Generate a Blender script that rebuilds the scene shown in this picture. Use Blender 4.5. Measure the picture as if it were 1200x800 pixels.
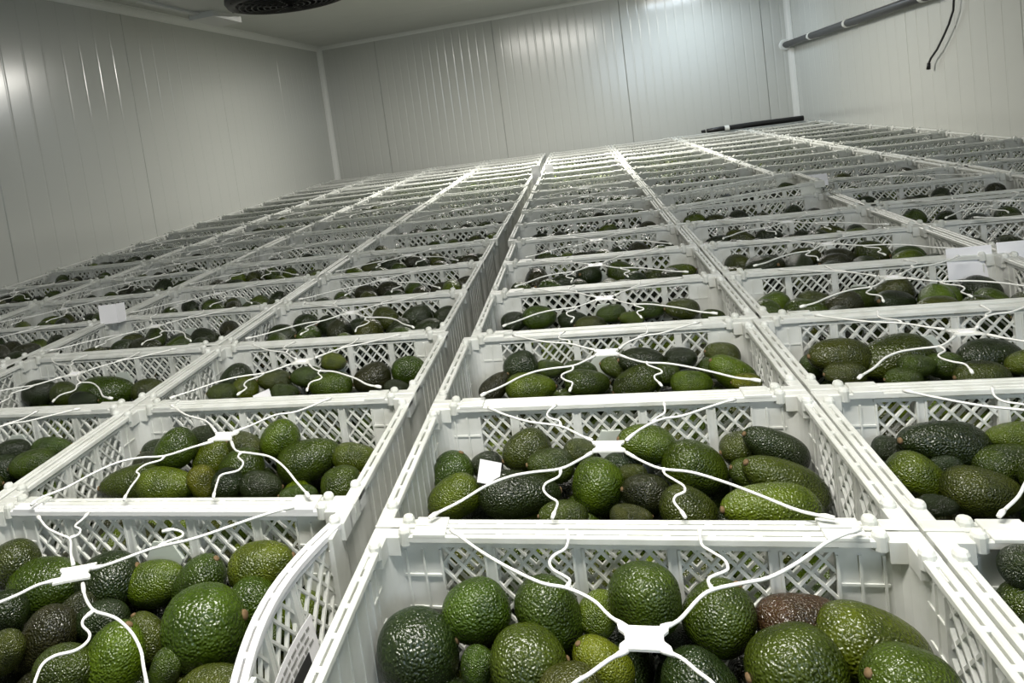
import bpy, math, random
import numpy as np
from mathutils import Matrix, Vector

for o in list(bpy.data.objects):
    bpy.data.objects.remove(o, do_unlink=True)
scene = bpy.context.scene
COL = scene.collection
random.seed(7)
RNG = np.random.RandomState(11)
PI = math.pi

# ------------------------------------------------------------------ camera
# z = 0 is the level of the crate rims, x runs across the room, y towards the back wall
F_PX, PX, PY = 884.867, 432.28, 229.48
YAW, PITCH, ROLL = -0.278454, 0.084649, -0.143218
CAM = np.array([0.30356, 0.0, 0.49455])
_f = np.array([math.sin(YAW) * math.cos(PITCH), math.cos(YAW) * math.cos(PITCH), -math.sin(PITCH)])
_r = np.array([math.cos(YAW), -math.sin(YAW), 0.0])
_u = np.cross(_r, _f)
_c, _s = math.cos(ROLL), math.sin(ROLL)
CR, CU, CF = _c * _r + _s * _u, -_s * _r + _c * _u, _f
cam_data = bpy.data.cameras.new('camera')
cam = bpy.data.objects.new('camera', cam_data)
COL.objects.link(cam)
cam.matrix_world = Matrix(((CR[0], CU[0], -CF[0], CAM[0]), (CR[1], CU[1], -CF[1], CAM[1]),
                           (CR[2], CU[2], -CF[2], CAM[2]), (0, 0, 0, 1)))
cam_data.sensor_fit = 'HORIZONTAL'
cam_data.sensor_width = 36.0
cam_data.lens = F_PX * 36.0 / 1200.0
cam_data.shift_x = (600 - PX) / 1200.0
cam_data.shift_y = -(400 - PY) / 1200.0
cam_data.clip_start = 0.02
cam_data.clip_end = 60
scene.camera = cam


def ray(x, y):
    return CR * ((x - PX) / F_PX) - CU * ((y - PY) / F_PX) + CF


def onz(x, y, z=0.0):
    d = ray(x, y)
    return CAM + d * ((z - CAM[2]) / d[2])


def onx(x, y, X):
    d = ray(x, y)
    return CAM + d * ((X - CAM[0]) / d[0])


def proj(P):
    q = np.asarray(P) - CAM
    w = q @ CF
    return PX + F_PX * (q @ CR) / w, PY - F_PX * (q @ CU) / w, w


# ------------------------------------------------------------------ world, lights, exposure
world = bpy.data.worlds.new('world')
scene.world = world
world.use_nodes = True
world.node_tree.nodes['Background'].inputs[0].default_value = (0.62, 0.72, 0.85, 1)
world.node_tree.nodes['Background'].inputs[1].default_value = 0.3
scene.view_settings.view_transform = 'Standard'
scene.view_settings.look = 'None'
scene.view_settings.gamma = 1.0
scene.view_settings.use_curve_mapping = False
scene.view_settings.exposure = 0.40

ZC = 1.528            # ceiling
WL, WR, YB, YF = -2.462, 2.424, 8.40, -1.60
H = 0.235             # crate height
FLOOR = -8 * H
LAMP_W = 62.0
LAMPS = [(0.10, 5.8, LAMP_W * 1.25, 'far'), (0.10, 0.55, LAMP_W * .52, 'near'), (1.45, 7.80, 8.0, 'corner')]
ADDED_WIN = (.95, 2.30, .62, 1.42)   # x0, x1, z0, z1 of an opening added behind the camera for cool light


def area(name, loc, rot, sx, sy, power, col):
    d = bpy.data.lights.new(name, 'AREA')
    d.shape = 'RECTANGLE'
    d.size, d.size_y, d.energy, d.color = sx, sy, power, col
    o = bpy.data.objects.new(name, d)
    o.location, o.rotation_euler = loc, rot
    COL.objects.link(o)
    return o


area('added_cool_light', ((ADDED_WIN[0] + ADDED_WIN[1]) / 2, YF - 0.12, (ADDED_WIN[2] + ADDED_WIN[3]) / 2),
     (PI / 2, 0, 0), ADDED_WIN[1] - ADDED_WIN[0], ADDED_WIN[3] - ADDED_WIN[2], 22, (0.74, 0.87, 1.0))  # added cool light from behind the camera, tints the right-hand rims
for lx, ly, pw, nm in LAMPS:
    area('lamp_light_' + nm, (lx, ly, ZC - 0.115), (0, 0, 0), 1.16 if nm != 'corner' else .56, 0.11, pw, (1.0, 0.97, 0.90) if nm != 'corner' else (.70, .85, 1.0))


# ------------------------------------------------------------------ helpers
class MB:
    """collects shapes, links them as one mesh object"""

    def __init__(s):
        s.v, s.f = [], []

    def add(s, vs, fs):
        n = len(s.v)
        s.v += [tuple(v) for v in vs]
        s.f += [tuple(i + n for i in f) for f in fs]
        return s

    def box(s, x0, x1, y0, y1, z0, z1):
        return s.add([(x0, y0, z0), (x1, y0, z0), (x1, y1, z0), (x0, y1, z0),
                      (x0, y0, z1), (x1, y0, z1), (x1, y1, z1), (x0, y1, z1)],
                     [(0, 3, 2, 1), (4, 5, 6, 7), (0, 1, 5, 4), (1, 2, 6, 5), (2, 3, 7, 6), (3, 0, 4, 7)])

    def cbox(s, x0, x1, y0, y1, z0, z1, c):
        """box whose top edges are chamfered by c"""
        return s.add([(x0, y0, z0), (x1, y0, z0), (x1, y1, z0), (x0, y1, z0),
                      (x0, y0, z1 - c), (x1, y0, z1 - c), (x1, y1, z1 - c), (x0, y1, z1 - c),
                      (x0 + c, y0 + c, z1), (x1 - c, y0 + c, z1), (x1 - c, y1 - c, z1), (x0 + c, y1 - c, z1)],
                     [(0, 3, 2, 1), (8, 9, 10, 11)] +
                     [(i, (i + 1) % 4, 4 + (i + 1) % 4, 4 + i) for i in range(4)] +
                     [(4 + i, 4 + (i + 1) % 4, 8 + (i + 1) % 4, 8 + i) for i in range(4)])

    def tube(s, pts, r, n=8, cap=True):
        pts = [Vector(p) for p in pts]
        rs = r if isinstance(r, (list, tuple)) else [r] * len(pts)
        rings = []
        for i, p in enumerate(pts):
            t = (pts[min(i + 1, len(pts) - 1)] - pts[max(i - 1, 0)]).normalized()
            a = Vector((0, 0, 1)) if abs(t.z) < 0.9 else Vector((1, 0, 0))
            b = t.cross(a).normalized()
            a = b.cross(t)
            rings.append([p + (b * math.cos(2 * PI * k / n) + a * math.sin(2 * PI * k / n)) * rs[i] for k in range(n)])
        vs = [v for R in rings for v in R]
        fs = [(i * n + k, i * n + (k + 1) % n, (i + 1) * n + (k + 1) % n, (i + 1) * n + k)
              for i in range(len(pts) - 1) for k in range(n)]
        if cap:
            fs += [tuple(range(n - 1, -1, -1)), tuple((len(pts) - 1) * n + k for k in range(n))]
        return s.add(vs, fs)

    def lathe(s, prof, cx, cy, n=12):
        vs = [(cx + r * math.cos(2 * PI * k / n), cy + r * math.sin(2 * PI * k / n), z) for r, z in prof for k in range(n)]
        fs = [(i * n + k, i * n + (k + 1) % n, (i + 1) * n + (k + 1) % n, (i + 1) * n + k)
              for i in range(len(prof) - 1) for k in range(n)]
        fs += [tuple(range(n - 1, -1, -1)), tuple((len(prof) - 1) * n + k for k in range(n))]
        return s.add(vs, fs)

    def prism(s, poly, z0, z1):
        n = len(poly)
        return s.add([(x, y, z0) for x, y in poly] + [(x, y, z1) for x, y in poly],
                     [tuple(range(n - 1, -1, -1)), tuple(range(n, 2 * n))] +
                     [(i, (i + 1) % n, n + (i + 1) % n, n + i) for i in range(n)])

    def mesh(s, name, mat, smooth=False):
        m = bpy.data.meshes.new(name)
        m.from_pydata(s.v, [], s.f)
        m.materials.append(mat)
        if smooth:
            m.polygons.foreach_set('use_smooth', [True] * len(m.polygons))
        m.update()
        return m

    def build(s, name, mat, parent=None, smooth=False):
        return link(name, s.mesh(name, mat, smooth), parent)


def link(name, mesh, parent=None):
    o = bpy.data.objects.new(name, mesh)
    COL.objects.link(o)
    if parent is not None:
        o.parent = parent
    return o


def tag(o, label=None, cat=None, group=None, kind=None):
    if label: o['label'] = label
    if cat: o['category'] = cat
    if group: o['group'] = group
    if kind: o['kind'] = kind
    return o


def material(name, base=(.8, .8, .8), rough=.5, metal=0, spec=.5):
    m = bpy.data.materials.new(name)
    m.use_nodes = True
    b = m.node_tree.nodes['Principled BSDF']
    b.inputs['Base Color'].default_value = (*base, 1)
    b.inputs['Roughness'].default_value = rough
    b.inputs['Metallic'].default_value = metal
    b.inputs['Specular IOR Level'].default_value = spec
    return m


def nodes(m):
    return m.node_tree.nodes, m.node_tree.links, m.node_tree.nodes['Principled BSDF']


# ------------------------------------------------------------------ materials
# milky polypropylene of the crates
M_PLASTIC = material('crate_plastic', (.80, .81, .77), .38)
n_, l_, b_ = nodes(M_PLASTIC)
tr = n_.new('ShaderNodeBsdfTranslucent'); tr.inputs[0].default_value = (.82, .84, .76, 1)
mx = n_.new('ShaderNodeMixShader'); mx.inputs[0].default_value = .22
tc = n_.new('ShaderNodeTexCoord'); ns = n_.new('ShaderNodeTexNoise'); ns.inputs['Scale'].default_value = 22
rp = n_.new('ShaderNodeValToRGB')
rp.color_ramp.elements[0].color = (.72, .73, .68, 1); rp.color_ramp.elements[0].position = .3
rp.color_ramp.elements[1].color = (.85, .86, .83, 1); rp.color_ramp.elements[1].position = .6
l_.new(tc.outputs['Object'], ns.inputs['Vector']); l_.new(ns.outputs[0], rp.inputs[0]); l_.new(rp.outputs[0], b_.inputs['Base Color'])
l_.new(b_.outputs[0], mx.inputs[1]); l_.new(tr.outputs[0], mx.inputs[2])
l_.new(mx.outputs[0], n_['Material Output'].inputs[0])

M_PLATE = material('moulded_plate', (.52, .56, .51), .35)
M_STRAP = material('strap_plastic', (.90, .90, .86), .3)
M_PAPER = material('paper_white', (.90, .89, .92), .7)
M_BLACK = material('print_black', (.02, .02, .02), .6)
M_PRINT = material('print_grey', (.28, .28, .27), .7)
M_RUBBER = material('black_rubber', (.012, .012, .012), .45)
M_PIPE = material('grey_pipe', (.030, .031, .033), .42)
M_WHITEMETAL = material('white_lacquer', (.62, .63, .60), .4)
M_FLOOR = material('concrete', (.25, .25, .24), .8)
M_STEM = material('stem_scar', (.16, .10, .045), .8)


def panel_material(name, col, rough):
    m = material(name, col, rough)
    n, l, b = nodes(m)
    t = n.new('ShaderNodeTexCoord'); mp = n.new('ShaderNodeMapping'); mp.inputs['Scale'].default_value = (1.2, 1.2, .35)
    nz = n.new('ShaderNodeTexNoise'); nz.inputs['Scale'].default_value = 2.5; nz.inputs['Detail'].default_value = 5
    b.inputs['Specular IOR Level'].default_value = .75
    r = n.new('ShaderNodeMapRange'); r.inputs[3].default_value = rough - .05; r.inputs[4].default_value = rough + .09
    l.new(t.outputs['Object'], mp.inputs[0]); l.new(mp.outputs[0], nz.inputs['Vector'])
    l.new(nz.outputs[0], r.inputs[0]); l.new(r.outputs[0], b.inputs['Roughness'])
    return m


M_WALL = panel_material('white_steel_panel', (.53, .54, .508), .17)
M_CEIL = panel_material('ceiling_steel_panel', (.55, .56, .525), .36)
M_JOINT = material('joint_core', (.36, .36, .34), .7)
M_TRIM = material('corner_trim', (.72, .73, .70), .35)
M_GLOW = material('lamp_diffuser', (.9, .9, .88), .4)
nodes(M_GLOW)[2].inputs['Emission Color'].default_value = (1, .97, .9, 1)
nodes(M_GLOW)[2].inputs['Emission Strength'].default_value = 6.0


def avocado_material(name, source):
    """pebbled skin; the tone of each fruit comes from its own colour"""
    m = material(name, (.05, .1, .01), .27, spec=.6)
    n, l, b = nodes(m)
    if source == 'object':
        src = n.new('ShaderNodeObjectInfo').outputs['Color']
        t = n.new('ShaderNodeTexCoord').outputs['Object']
    else:
        a = n.new('ShaderNodeVertexColor'); a.layer_name = 'col'; src = a.outputs[0]
        t = n.new('ShaderNodeTexCoord').outputs['Object']
    big = n.new('ShaderNodeTexNoise'); big.inputs['Scale'].default_value = 26; big.inputs['Detail'].default_value = 3
    ws = n.new('ShaderNodeTexNoise'); ws.inputs['Scale'].default_value = 130
    add = n.new('ShaderNodeVectorMath'); add.operation = 'MULTIPLY_ADD'; add.inputs[1].default_value = (.0016, .0016, .0016)
    vo = n.new('ShaderNodeTexVoronoi'); vo.inputs['Scale'].default_value = 400; vo.feature = 'SMOOTH_F1'
    l.new(t, big.inputs['Vector']); l.new(t, ws.inputs['Vector'])
    l.new(ws.outputs['Color'], add.inputs[0]); l.new(t, add.inputs[2]); l.new(add.outputs[0], vo.inputs['Vector'])
    dk = n.new('ShaderNodeMix'); dk.data_type = 'RGBA'; dk.blend_type = 'MULTIPLY'
    l.new(src, dk.inputs[6]); dk.inputs[7].default_value = (.40, .46, .45, 1)
    r1 = n.new('ShaderNodeMapRange'); r1.inputs[1].default_value = .42; r1.inputs[2].default_value = .66
    l.new(big.outputs[0], r1.inputs[0]); l.new(r1.outputs[0], dk.inputs[0])
    sp = n.new('ShaderNodeMix'); sp.data_type = 'RGBA'; sp.blend_type = 'MIX'
    r2 = n.new('ShaderNodeMapRange'); r2.inputs[1].default_value = .62; r2.inputs[2].default_value = .15
    r2.inputs[3].default_value = 0; r2.inputs[4].default_value = .38
    l.new(vo.outputs['Distance'], r2.inputs[0]); l.new(r2.outputs[0], sp.inputs[0])
    l.new(dk.outputs[2], sp.inputs[6])
    br = n.new('ShaderNodeMix'); br.data_type = 'RGBA'; br.blend_type = 'ADD'; br.inputs[0].default_value = 1
    l.new(src, br.inputs[6]); br.inputs[7].default_value = (.024, .029, .002, 1)
    l.new(br.outputs[2], sp.inputs[7]); l.new(sp.outputs[2], b.inputs['Base Color'])
    bp = n.new('ShaderNodeBump'); bp.inputs['Strength'].default_value = .85; bp.inputs['Distance'].default_value = .0028
    bp.invert = True
    l.new(vo.outputs['Distance'], bp.inputs['Height']); l.new(bp.outputs[0], b.inputs['Normal'])
    return m


M_AVO = avocado_material('avocado_skin', 'object')
M_AVO_STUFF = avocado_material('avocado_skin_far', 'attribute')
TONES = {'g': (.036, .060, .0030), 'd': (.011, .0205, .0038), 'b': (.070, .102, .0034), 'y': (.115, .122, .0045),
         'o': (.044, .052, .0052), 'n': (.052, .026, .012), 'k': (.019, .0195, .0056)}
TONE_WORD = {'g': 'mid green', 'd': 'dark green', 'b': 'bright green', 'y': 'yellowish green',
             'o': 'olive green', 'n': 'brown', 'k': 'blackish green'}

# ------------------------------------------------------------------ the room
T = 0.10


def ribbed_panel(width, height, period=.088, groove=.010, depth=.0013):
    """steel skin in the plane y = 0 facing -y, x 0..width, z 0..height, with fine vertical grooves"""
    xs = [(0, .012), (0, .004), (.004, 0)]
    n = max(1, int(round((width - .02) / period)))
    for k in range(1, n):
        c = width * k / n
        xs += [(c - groove, 0), (c - groove * .35, depth), (c + groove * .35, depth), (c + groove, 0)]
    xs += [(width - .004, 0), (width, .004), (width, .012)]
    mb = MB()
    m = len(xs)
    mb.add([(x, y, 0) for x, y in xs] + [(x, y, height) for x, y in xs], [(i, i + 1, m + i + 1, m + i) for i in range(m - 1)])
    return mb


def panelled_wall(name, joints, place, core):
    """core slab with one ribbed steel panel per pair of joints; place(o, a) sets a panel's transform"""
    w = tag(core, kind='structure')
    for a, b in zip(joints[:-1], joints[1:]):
        p = ribbed_panel(b - a - (.004 if name == 'wall_back' else .0012), ZC - FLOOR, .088 if name == 'wall_back' else .155).build('panel', M_WALL, w)
        place(p, a + (.002 if name == 'wall_back' else .0006))
    return w


core = MB().box(WL - T, WR + T, YB + .013, YB + T, FLOOR, ZC).build('wall_back', M_JOINT)


def pb(o, a): o.location = (a, YB, FLOOR)


panelled_wall('wall_back', [WL, -1.78, -.46, .855, 2.17, WR], pb, core)
core = MB().box(WL - T, WL - .013, YF - T, YB + .012, FLOOR, ZC).build('wall_left', M_JOINT)


def pl(o, a): o.location = (WL, a, FLOOR); o.rotation_euler = (0, 0, PI / 2)


panelled_wall('wall_left', [YF] + [YB - 1.32 * k for k in range(7, -1, -1)], pl, core)
core = MB().box(WR + .013, WR + T, YF - T, YB + .012, FLOOR, ZC).build('wall_right', M_JOINT)


def pr(o, a): o.location = (WR, YF + YB - a, FLOOR); o.rotation_euler = (0, 0, -PI / 2)


panelled_wall('wall_right', [YF + YB - y for y in ([YB - 1.32 * k for k in range(0, 8)] + [YF])], pr, core)
fw = MB().box(WL - T, ADDED_WIN[0], YF - T, YF, FLOOR, ZC).box(ADDED_WIN[1], WR + T, YF - T, YF, FLOOR, ZC)
fw.box(ADDED_WIN[0], ADDED_WIN[1], YF - T, YF, ADDED_WIN[3], ZC).box(ADDED_WIN[0], ADDED_WIN[1], YF - T, YF, FLOOR, ADDED_WIN[2])
tag(fw.build('wall_front', M_WALL), kind='structure')
wn = MB()
for a, b, c_, d_ in ((ADDED_WIN[0], ADDED_WIN[0] + .04, ADDED_WIN[2], ADDED_WIN[3]), (ADDED_WIN[1] - .04, ADDED_WIN[1], ADDED_WIN[2], ADDED_WIN[3]), (ADDED_WIN[0] + .04, ADDED_WIN[1] - .04, ADDED_WIN[2], ADDED_WIN[2] + .04),
                     (ADDED_WIN[0] + .04, ADDED_WIN[1] - .04, ADDED_WIN[3] - .04, ADDED_WIN[3])):
    wn.box(a, b, YF - .06, YF + .01, c_, d_)
tag(wn.build('added_window_1', M_TRIM), kind='structure')  # unseen frame around the opening added for the cool light
tag(MB().box(WL - T, WR + T, YF - T - 1.0, YB + T, FLOOR - .1, FLOOR).build('floor', M_FLOOR), kind='structure')
ceil = tag(MB().box(WL - T, WR + T, YF - T, YB + T, ZC + .013, ZC + T).build('ceiling', M_JOINT), kind='structure')
ce = [YF - T] + [YB - 1.32 * k for k in range(7, 0, -1)] + [YB + T]
for a, b in zip(ce[:-1], ce[1:]):
    MB().cbox(WL - T, WR + T, a + .001, b - .001, 0, .012, .003).build('panel', M_CEIL, ceil)
    q = ceil.children[-1]
    q.rotation_euler = (0, PI, 0); q.location = (WL + WR, 0, ZC + .012)


def cove(name, p0, p1, d1, d2, r=.045):
    """rounded inside corner trim along p0-p1, legs towards d1 and d2"""
    mb = MB()
    p0, p1, d1, d2 = Vector(p0), Vector(p1), Vector(d1), Vector(d2)
    prof = [d1 * r, d1 * r + d2 * .004] + [d1 * (r * (1 - math.sin(a))) * .85 + d2 * (r * (1 - math.cos(a))) * .85 + d1 * .004 + d2 * .004
            for a in [PI / 2 * k / 5 for k in range(6)]] + [d2 * r + d1 * .004, d2 * r]
    n = len(prof)
    mb.add([p0 + q for q in prof] + [p1 + q for q in prof], [(i, i + 1, n + i + 1, n + i) for i in range(n - 1)])
    return tag(mb.build(name, M_TRIM), kind='structure')


e = .0005
cove('trim_1', (WL + e, YB - e, FLOOR), (WL + e, YB - e, ZC), (1, 0, 0), (0, -1, 0), .055)
cove('trim_2', (WR - e, YB - e, FLOOR), (WR - e, YB - e, ZC), (-1, 0, 0), (0, -1, 0), .05)
cove('trim_3', (WL + e, YB - e, ZC - e), (WR - e, YB - e, ZC - e), (0, 0, -1), (0, -1, 0), .04)
cove('trim_4', (WL + e, YF, ZC - e), (WL + e, YB - e, ZC - e), (0, 0, -1), (1, 0, 0), .05)
cove('trim_5', (WR - e, YF, ZC - e), (WR - e, YB - e, ZC - e), (0, 0, -1), (-1, 0, 0), .04)

# ------------------------------------------------------------------ ceiling lamps
for lx, ly, pw, nm in LAMPS:
    L = bpy.data.objects.new('ceiling_lamp', None); COL.objects.link(L); L.location = (lx, ly, ZC)
    tag(L, 'white batten lamp on the ceiling above the %s crates' % {'far': 'rear', 'near': 'front', 'corner': 'rearmost right'}[nm], 'lamp')
    hl = .62 if nm != 'corner' else .32
    MB().box(-hl, hl, -.075, .075, -.055, -.0005).build('housing', M_WHITEMETAL, L)
    MB().cbox(-hl + .02, hl - .02, -.06, .06, -.055, -.0, .001).build('diffuser', M_GLOW, L).location = (0, 0, -.05)
    for s in (-1, 1):
        MB().box(s * (hl - .005) - .015, s * (hl - .005) + .015, -.07, .07, -.10, -.003).build('end_cap', M_WHITEMETAL, L)

# ------------------------------------------------------------------ evaporator cooler under the ceiling
ev = bpy.data.objects.new('evaporator_cooler', None); COL.objects.link(ev); ev.location = (-1.0, 3.45, ZC)
tag(ev, 'white ceiling air cooler with a black ring fan underneath', 'air cooler')
zb = 1.232 - ZC
MB().box(-.52, .62, -.52, .54, zb, zb + .20).build('casing', M_WHITEMETAL, ev)
MB().box(-.55, -.52, -.54, .56, zb - .012, zb + .22).build('end_plate', M_WHITEMETAL, ev)
MB().box(.62, .65, -.54, .56, zb - .012, zb + .22).build('end_plate', M_WHITEMETAL, ev)
MB().box(-.58, -.44, .22, .57, zb - .03, zb + .09).build('drain_box', M_WHITEMETAL, ev)
for sx in (-.4, .5):
    for sy in (-.4, .4):
        MB().box(sx - .02, sx + .02, sy - .02, sy + .02, zb + .2, 0).build('hanger', M_WHITEMETAL, ev)
fx, fy, fr = .02, .13, .315
prof = [(fr - .03, zb), (fr, zb - .004), (fr + .004, zb - .03), (fr - .01, zb - .052), (fr - .035, zb - .058), (fr - .05, zb - .05), (fr - .05, zb - .01)]
ring = MB()
n = 48
ring.add([(fx + r * math.cos(2 * PI * k / n), fy + r * math.sin(2 * PI * k / n), z) for r, z in prof for k in range(n)],
         [(i * n + k, i * n + (k + 1) % n, (i + 1) * n + (k + 1) % n, (i + 1) * n + k) for i in range(len(prof) - 1) for k in range(n)])
ringo = ring.build('fan_ring', M_RUBBER, ev, True)
gr = MB()
for r in [.04 + .03 * k for k in range(9)]:
    gr.tube([(fx + r * math.cos(2 * PI * k / 36), fy + r * math.sin(2 * PI * k / 36), zb - .052 - .02 * (1 - (r / .3) ** 2)) for k in range(37)], .0035, 5, False)
for k in range(8):
    a = 2 * PI * k / 8
    gr.tube([(fx + r * math.cos(a), fy + r * math.sin(a), zb - .050 - .02 * (1 - (r / .3) ** 2)) for r in (.03, .15, .31)], .005, 5)
gr.build('fan_grille', M_RUBBER, ev)
MB().lathe([(.07, zb - .005), (.07, zb - .045), (.05, zb - .055)], fx, fy, 20).build('fan_hub', M_RUBBER, ev)
for k in range(5):
    a = 2 * PI * k / 5
    bl = MB()
    ca, sa = math.cos(a), math.sin(a)
    pts = []
    for r, w in ((.06, .05), (.17, .08), (.27, .10)):
        for s in (-1, 1):
            pts.append((fx + ca * r - sa * w * s, fy + sa * r + ca * w * s, zb - .025 + .016 * s))
    bl.add(pts + [(x, y, z - .004) for x, y, z in pts],
           [(0, 1, 3, 2), (2, 3, 5, 4), (6, 8, 9, 7), (8, 10, 11, 9), (0, 2, 8, 6), (2, 4, 10, 8), (1, 7, 9, 3), (3, 9, 11, 5), (4, 5, 11, 10), (0, 6, 7, 1)])
    bl.build('fan_blade', M_RUBBER, ev)
# faint moulded marks on the ring's side
mk = MB()
for k in range(7):
    a0 = math.radians(104 + k * 3.4)
    for dz in (-.012, -.024):
        w = math.radians(.85 + .5 * ((k * 7) % 3) / 2)
        pts = [(fx + (fr + .006) * math.cos(a), fy + (fr + .006) * math.sin(a), zb + z) for a, z in ((a0 - w, dz), (a0 + w, dz), (a0 + w, dz - .007), (a0 - w, dz - .007))]
        mk.add(pts + [(fx + (x - fx) * .985, fy + (y - fy) * .985, z) for x, y, z in pts], [(0, 1, 2, 3), (7, 6, 5, 4), (0, 4, 5, 1), (1, 5, 6, 2), (2, 6, 7, 3), (3, 7, 4, 0)])
mk.build('marking', M_WHITEMETAL, ringo)

# ------------------------------------------------------------------ pipe, cable, hose
pp = bpy.data.objects.new('wall_pipe', None); COL.objects.link(pp); pp.location = (WR - .065, YB, .75)
tag(pp, 'dark grey pipe running along the right wall', 'pipe')
y0, y1, z1 = -.004, 2.6 - YB, .120
MB().tube([(0, y0, 0), (0, y1, z1)], .029, 18).build('pipe', M_PIPE, pp, True)
MB().tube([(0, -.0005, 0), (0, -.02, 0)], [.058, .048], 18).build('wall_collar', M_TRIM, pp)
for yy in (7.55, 6.62, 5.3, 4.0):
    t = (yy - YB) / y1
    zc = z1 * t
    cl = MB()
    cl.tube([(0, yy - YB - .022, zc), (0, yy - YB + .022, zc)], .0335, 18)
    cl.box(0, .0645, yy - YB - .02, yy - YB + .02, zc - .028, zc + .028)
    cl.build('pipe_clamp', M_TRIM, pp)
cb = bpy.data.objects.new('hanging_cable', None); COL.objects.link(cb)
cpts = [onx(x, y, WR - .03) for x, y in ((1118, -3), (1117, 12), (1112, 28), (1105, 44), (1098, 58), (1091, 68), (1088.5, 74), (1088, 81))]
cb.location = (WR - .03, cpts[0][1], ZC)
base = np.array(cb.location)
top = [np.array((WR - .03, cpts[0][1] - .02, ZC)), np.array((WR - .03, cpts[0][1] - .03, (ZC + cpts[0][2]) / 2 + .2))]
MB().tube([tuple(p - base) for p in top + cpts[:-1]], .006, 8).build('cable', M_PIPE, cb, True)
MB().tube([tuple(cpts[-2] - base), tuple(cpts[-1] - base)], [.010, .012], 8).build('cable_end', M_RUBBER, cb, True)
tag(cb, 'thin dark cable hanging loose down the right wall', 'cable')

# ------------------------------------------------------------------ crate meshes
HX, HY = .298, .198


def strip(mb, p, q, w, t, yc):
    """flat bar from p to q (x, z) of width w, thickness t about y = yc"""
    d = np.array(q) - np.array(p)
    L_ = np.linalg.norm(d)
    if L_ < .004: return
    d /= L_
    nrm = np.array((-d[1], d[0])) * w / 2
    c = [np.array(p) - nrm, np.array(q) - nrm, np.array(q) + nrm, np.array(p) + nrm]
    mb.add([(x, yc - t / 2, z) for x, z in c] + [(x, yc + t / 2, z) for x, z in c],
           [(0, 1, 2, 3), (7, 6, 5, 4), (0, 4, 5, 1), (1, 5, 6, 2), (2, 6, 7, 3), (3, 7, 4, 0)])


def lattice(mb, u0, u1, v0, v1, dw=.0265, dh=.0310, w=.0034, t=.0045):
    k = dh / dw
    for sgn in (1, -1):
        c = -math.ceil((v1 - v0) / k / dw) - 1
        while True:
            s0 = (c + .5) * dw
            c += 1
            # u = u0 + s0 + (v - v0) / k   (sgn 1)   or mirrored
            if s0 > u1 - u0: break
            va, vb = v0 + max(0, -s0 * k), v0 + min(v1 - v0, (u1 - u0 - s0) * k)
            if vb <= va: continue
            ua, ub = u0 + s0 + (va - v0) / k, u0 + s0 + (vb - v0) / k
            if sgn < 0: ua, ub = u0 + u1 - ua, u0 + u1 - ub
            strip(mb, (ua, va), (ub, vb), w, t, .0004 * sgn)


def wall_mesh(name, half, ribs, solid=False, rw=.012):
    """lattice wall in the plane y = 0, x -half..half"""
    mb = MB()
    z0, z1 = .012, H - .0155
    mb.box(-half, half, -.003, .003, .004, .022)
    edges = [-half] + [r + s * rw / 2 for r in ribs for s in (-1, 1)] + [half]
    if solid:
        mb.box(-half, half, -.002, .002, .02, z1)
        k = -half + .02
        while k < half:
            mb.box(k - .003, k + .003, -.0035, .0035, .02, z1)
            k += .034
    else:
        for a, b in zip(edges[0::2], edges[1::2]):
            lattice(mb, a, b, z0 + .008, z1)
        for r in ribs:
            mb.box(r - rw / 2, r + rw / 2, -.0035, .0035, .02, z1)
            mb.box(r - rw / 2 - .001, r - rw / 2 + .002, -.005, .005, .02, z1)
            mb.box(r + rw / 2 - .002, r + rw / 2 + .001, -.005, .005, .02, z1)
    return mb


ME_LONG = wall_mesh('long_wall', .217, [-.155, -.052, .052, .155]).mesh('long_wall', M_PLASTIC)
ME_SHORT = wall_mesh('short_wall', .122, [-.04, .04]).mesh('short_wall', M_PLASTIC)
ME_SOLID = wall_mesh('solid_wall', .122, [], True).mesh('solid_wall', M_PLASTIC)
hx = MB()
hx.add([(.030 * math.cos(a), y, .158 + .030 * math.sin(a)) for y in (-.0045, .0045) for a in [PI / 3 * k for k in range(6)]],
       [(0, 1, 2, 3, 4, 5), (11, 10, 9, 8, 7, 6)] + [(i, 6 + i, 6 + (i + 1) % 6, (i + 1) % 6) for i in range(6)])
ME_HEX = hx.mesh('hexagon_plate', M_PLATE)


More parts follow.
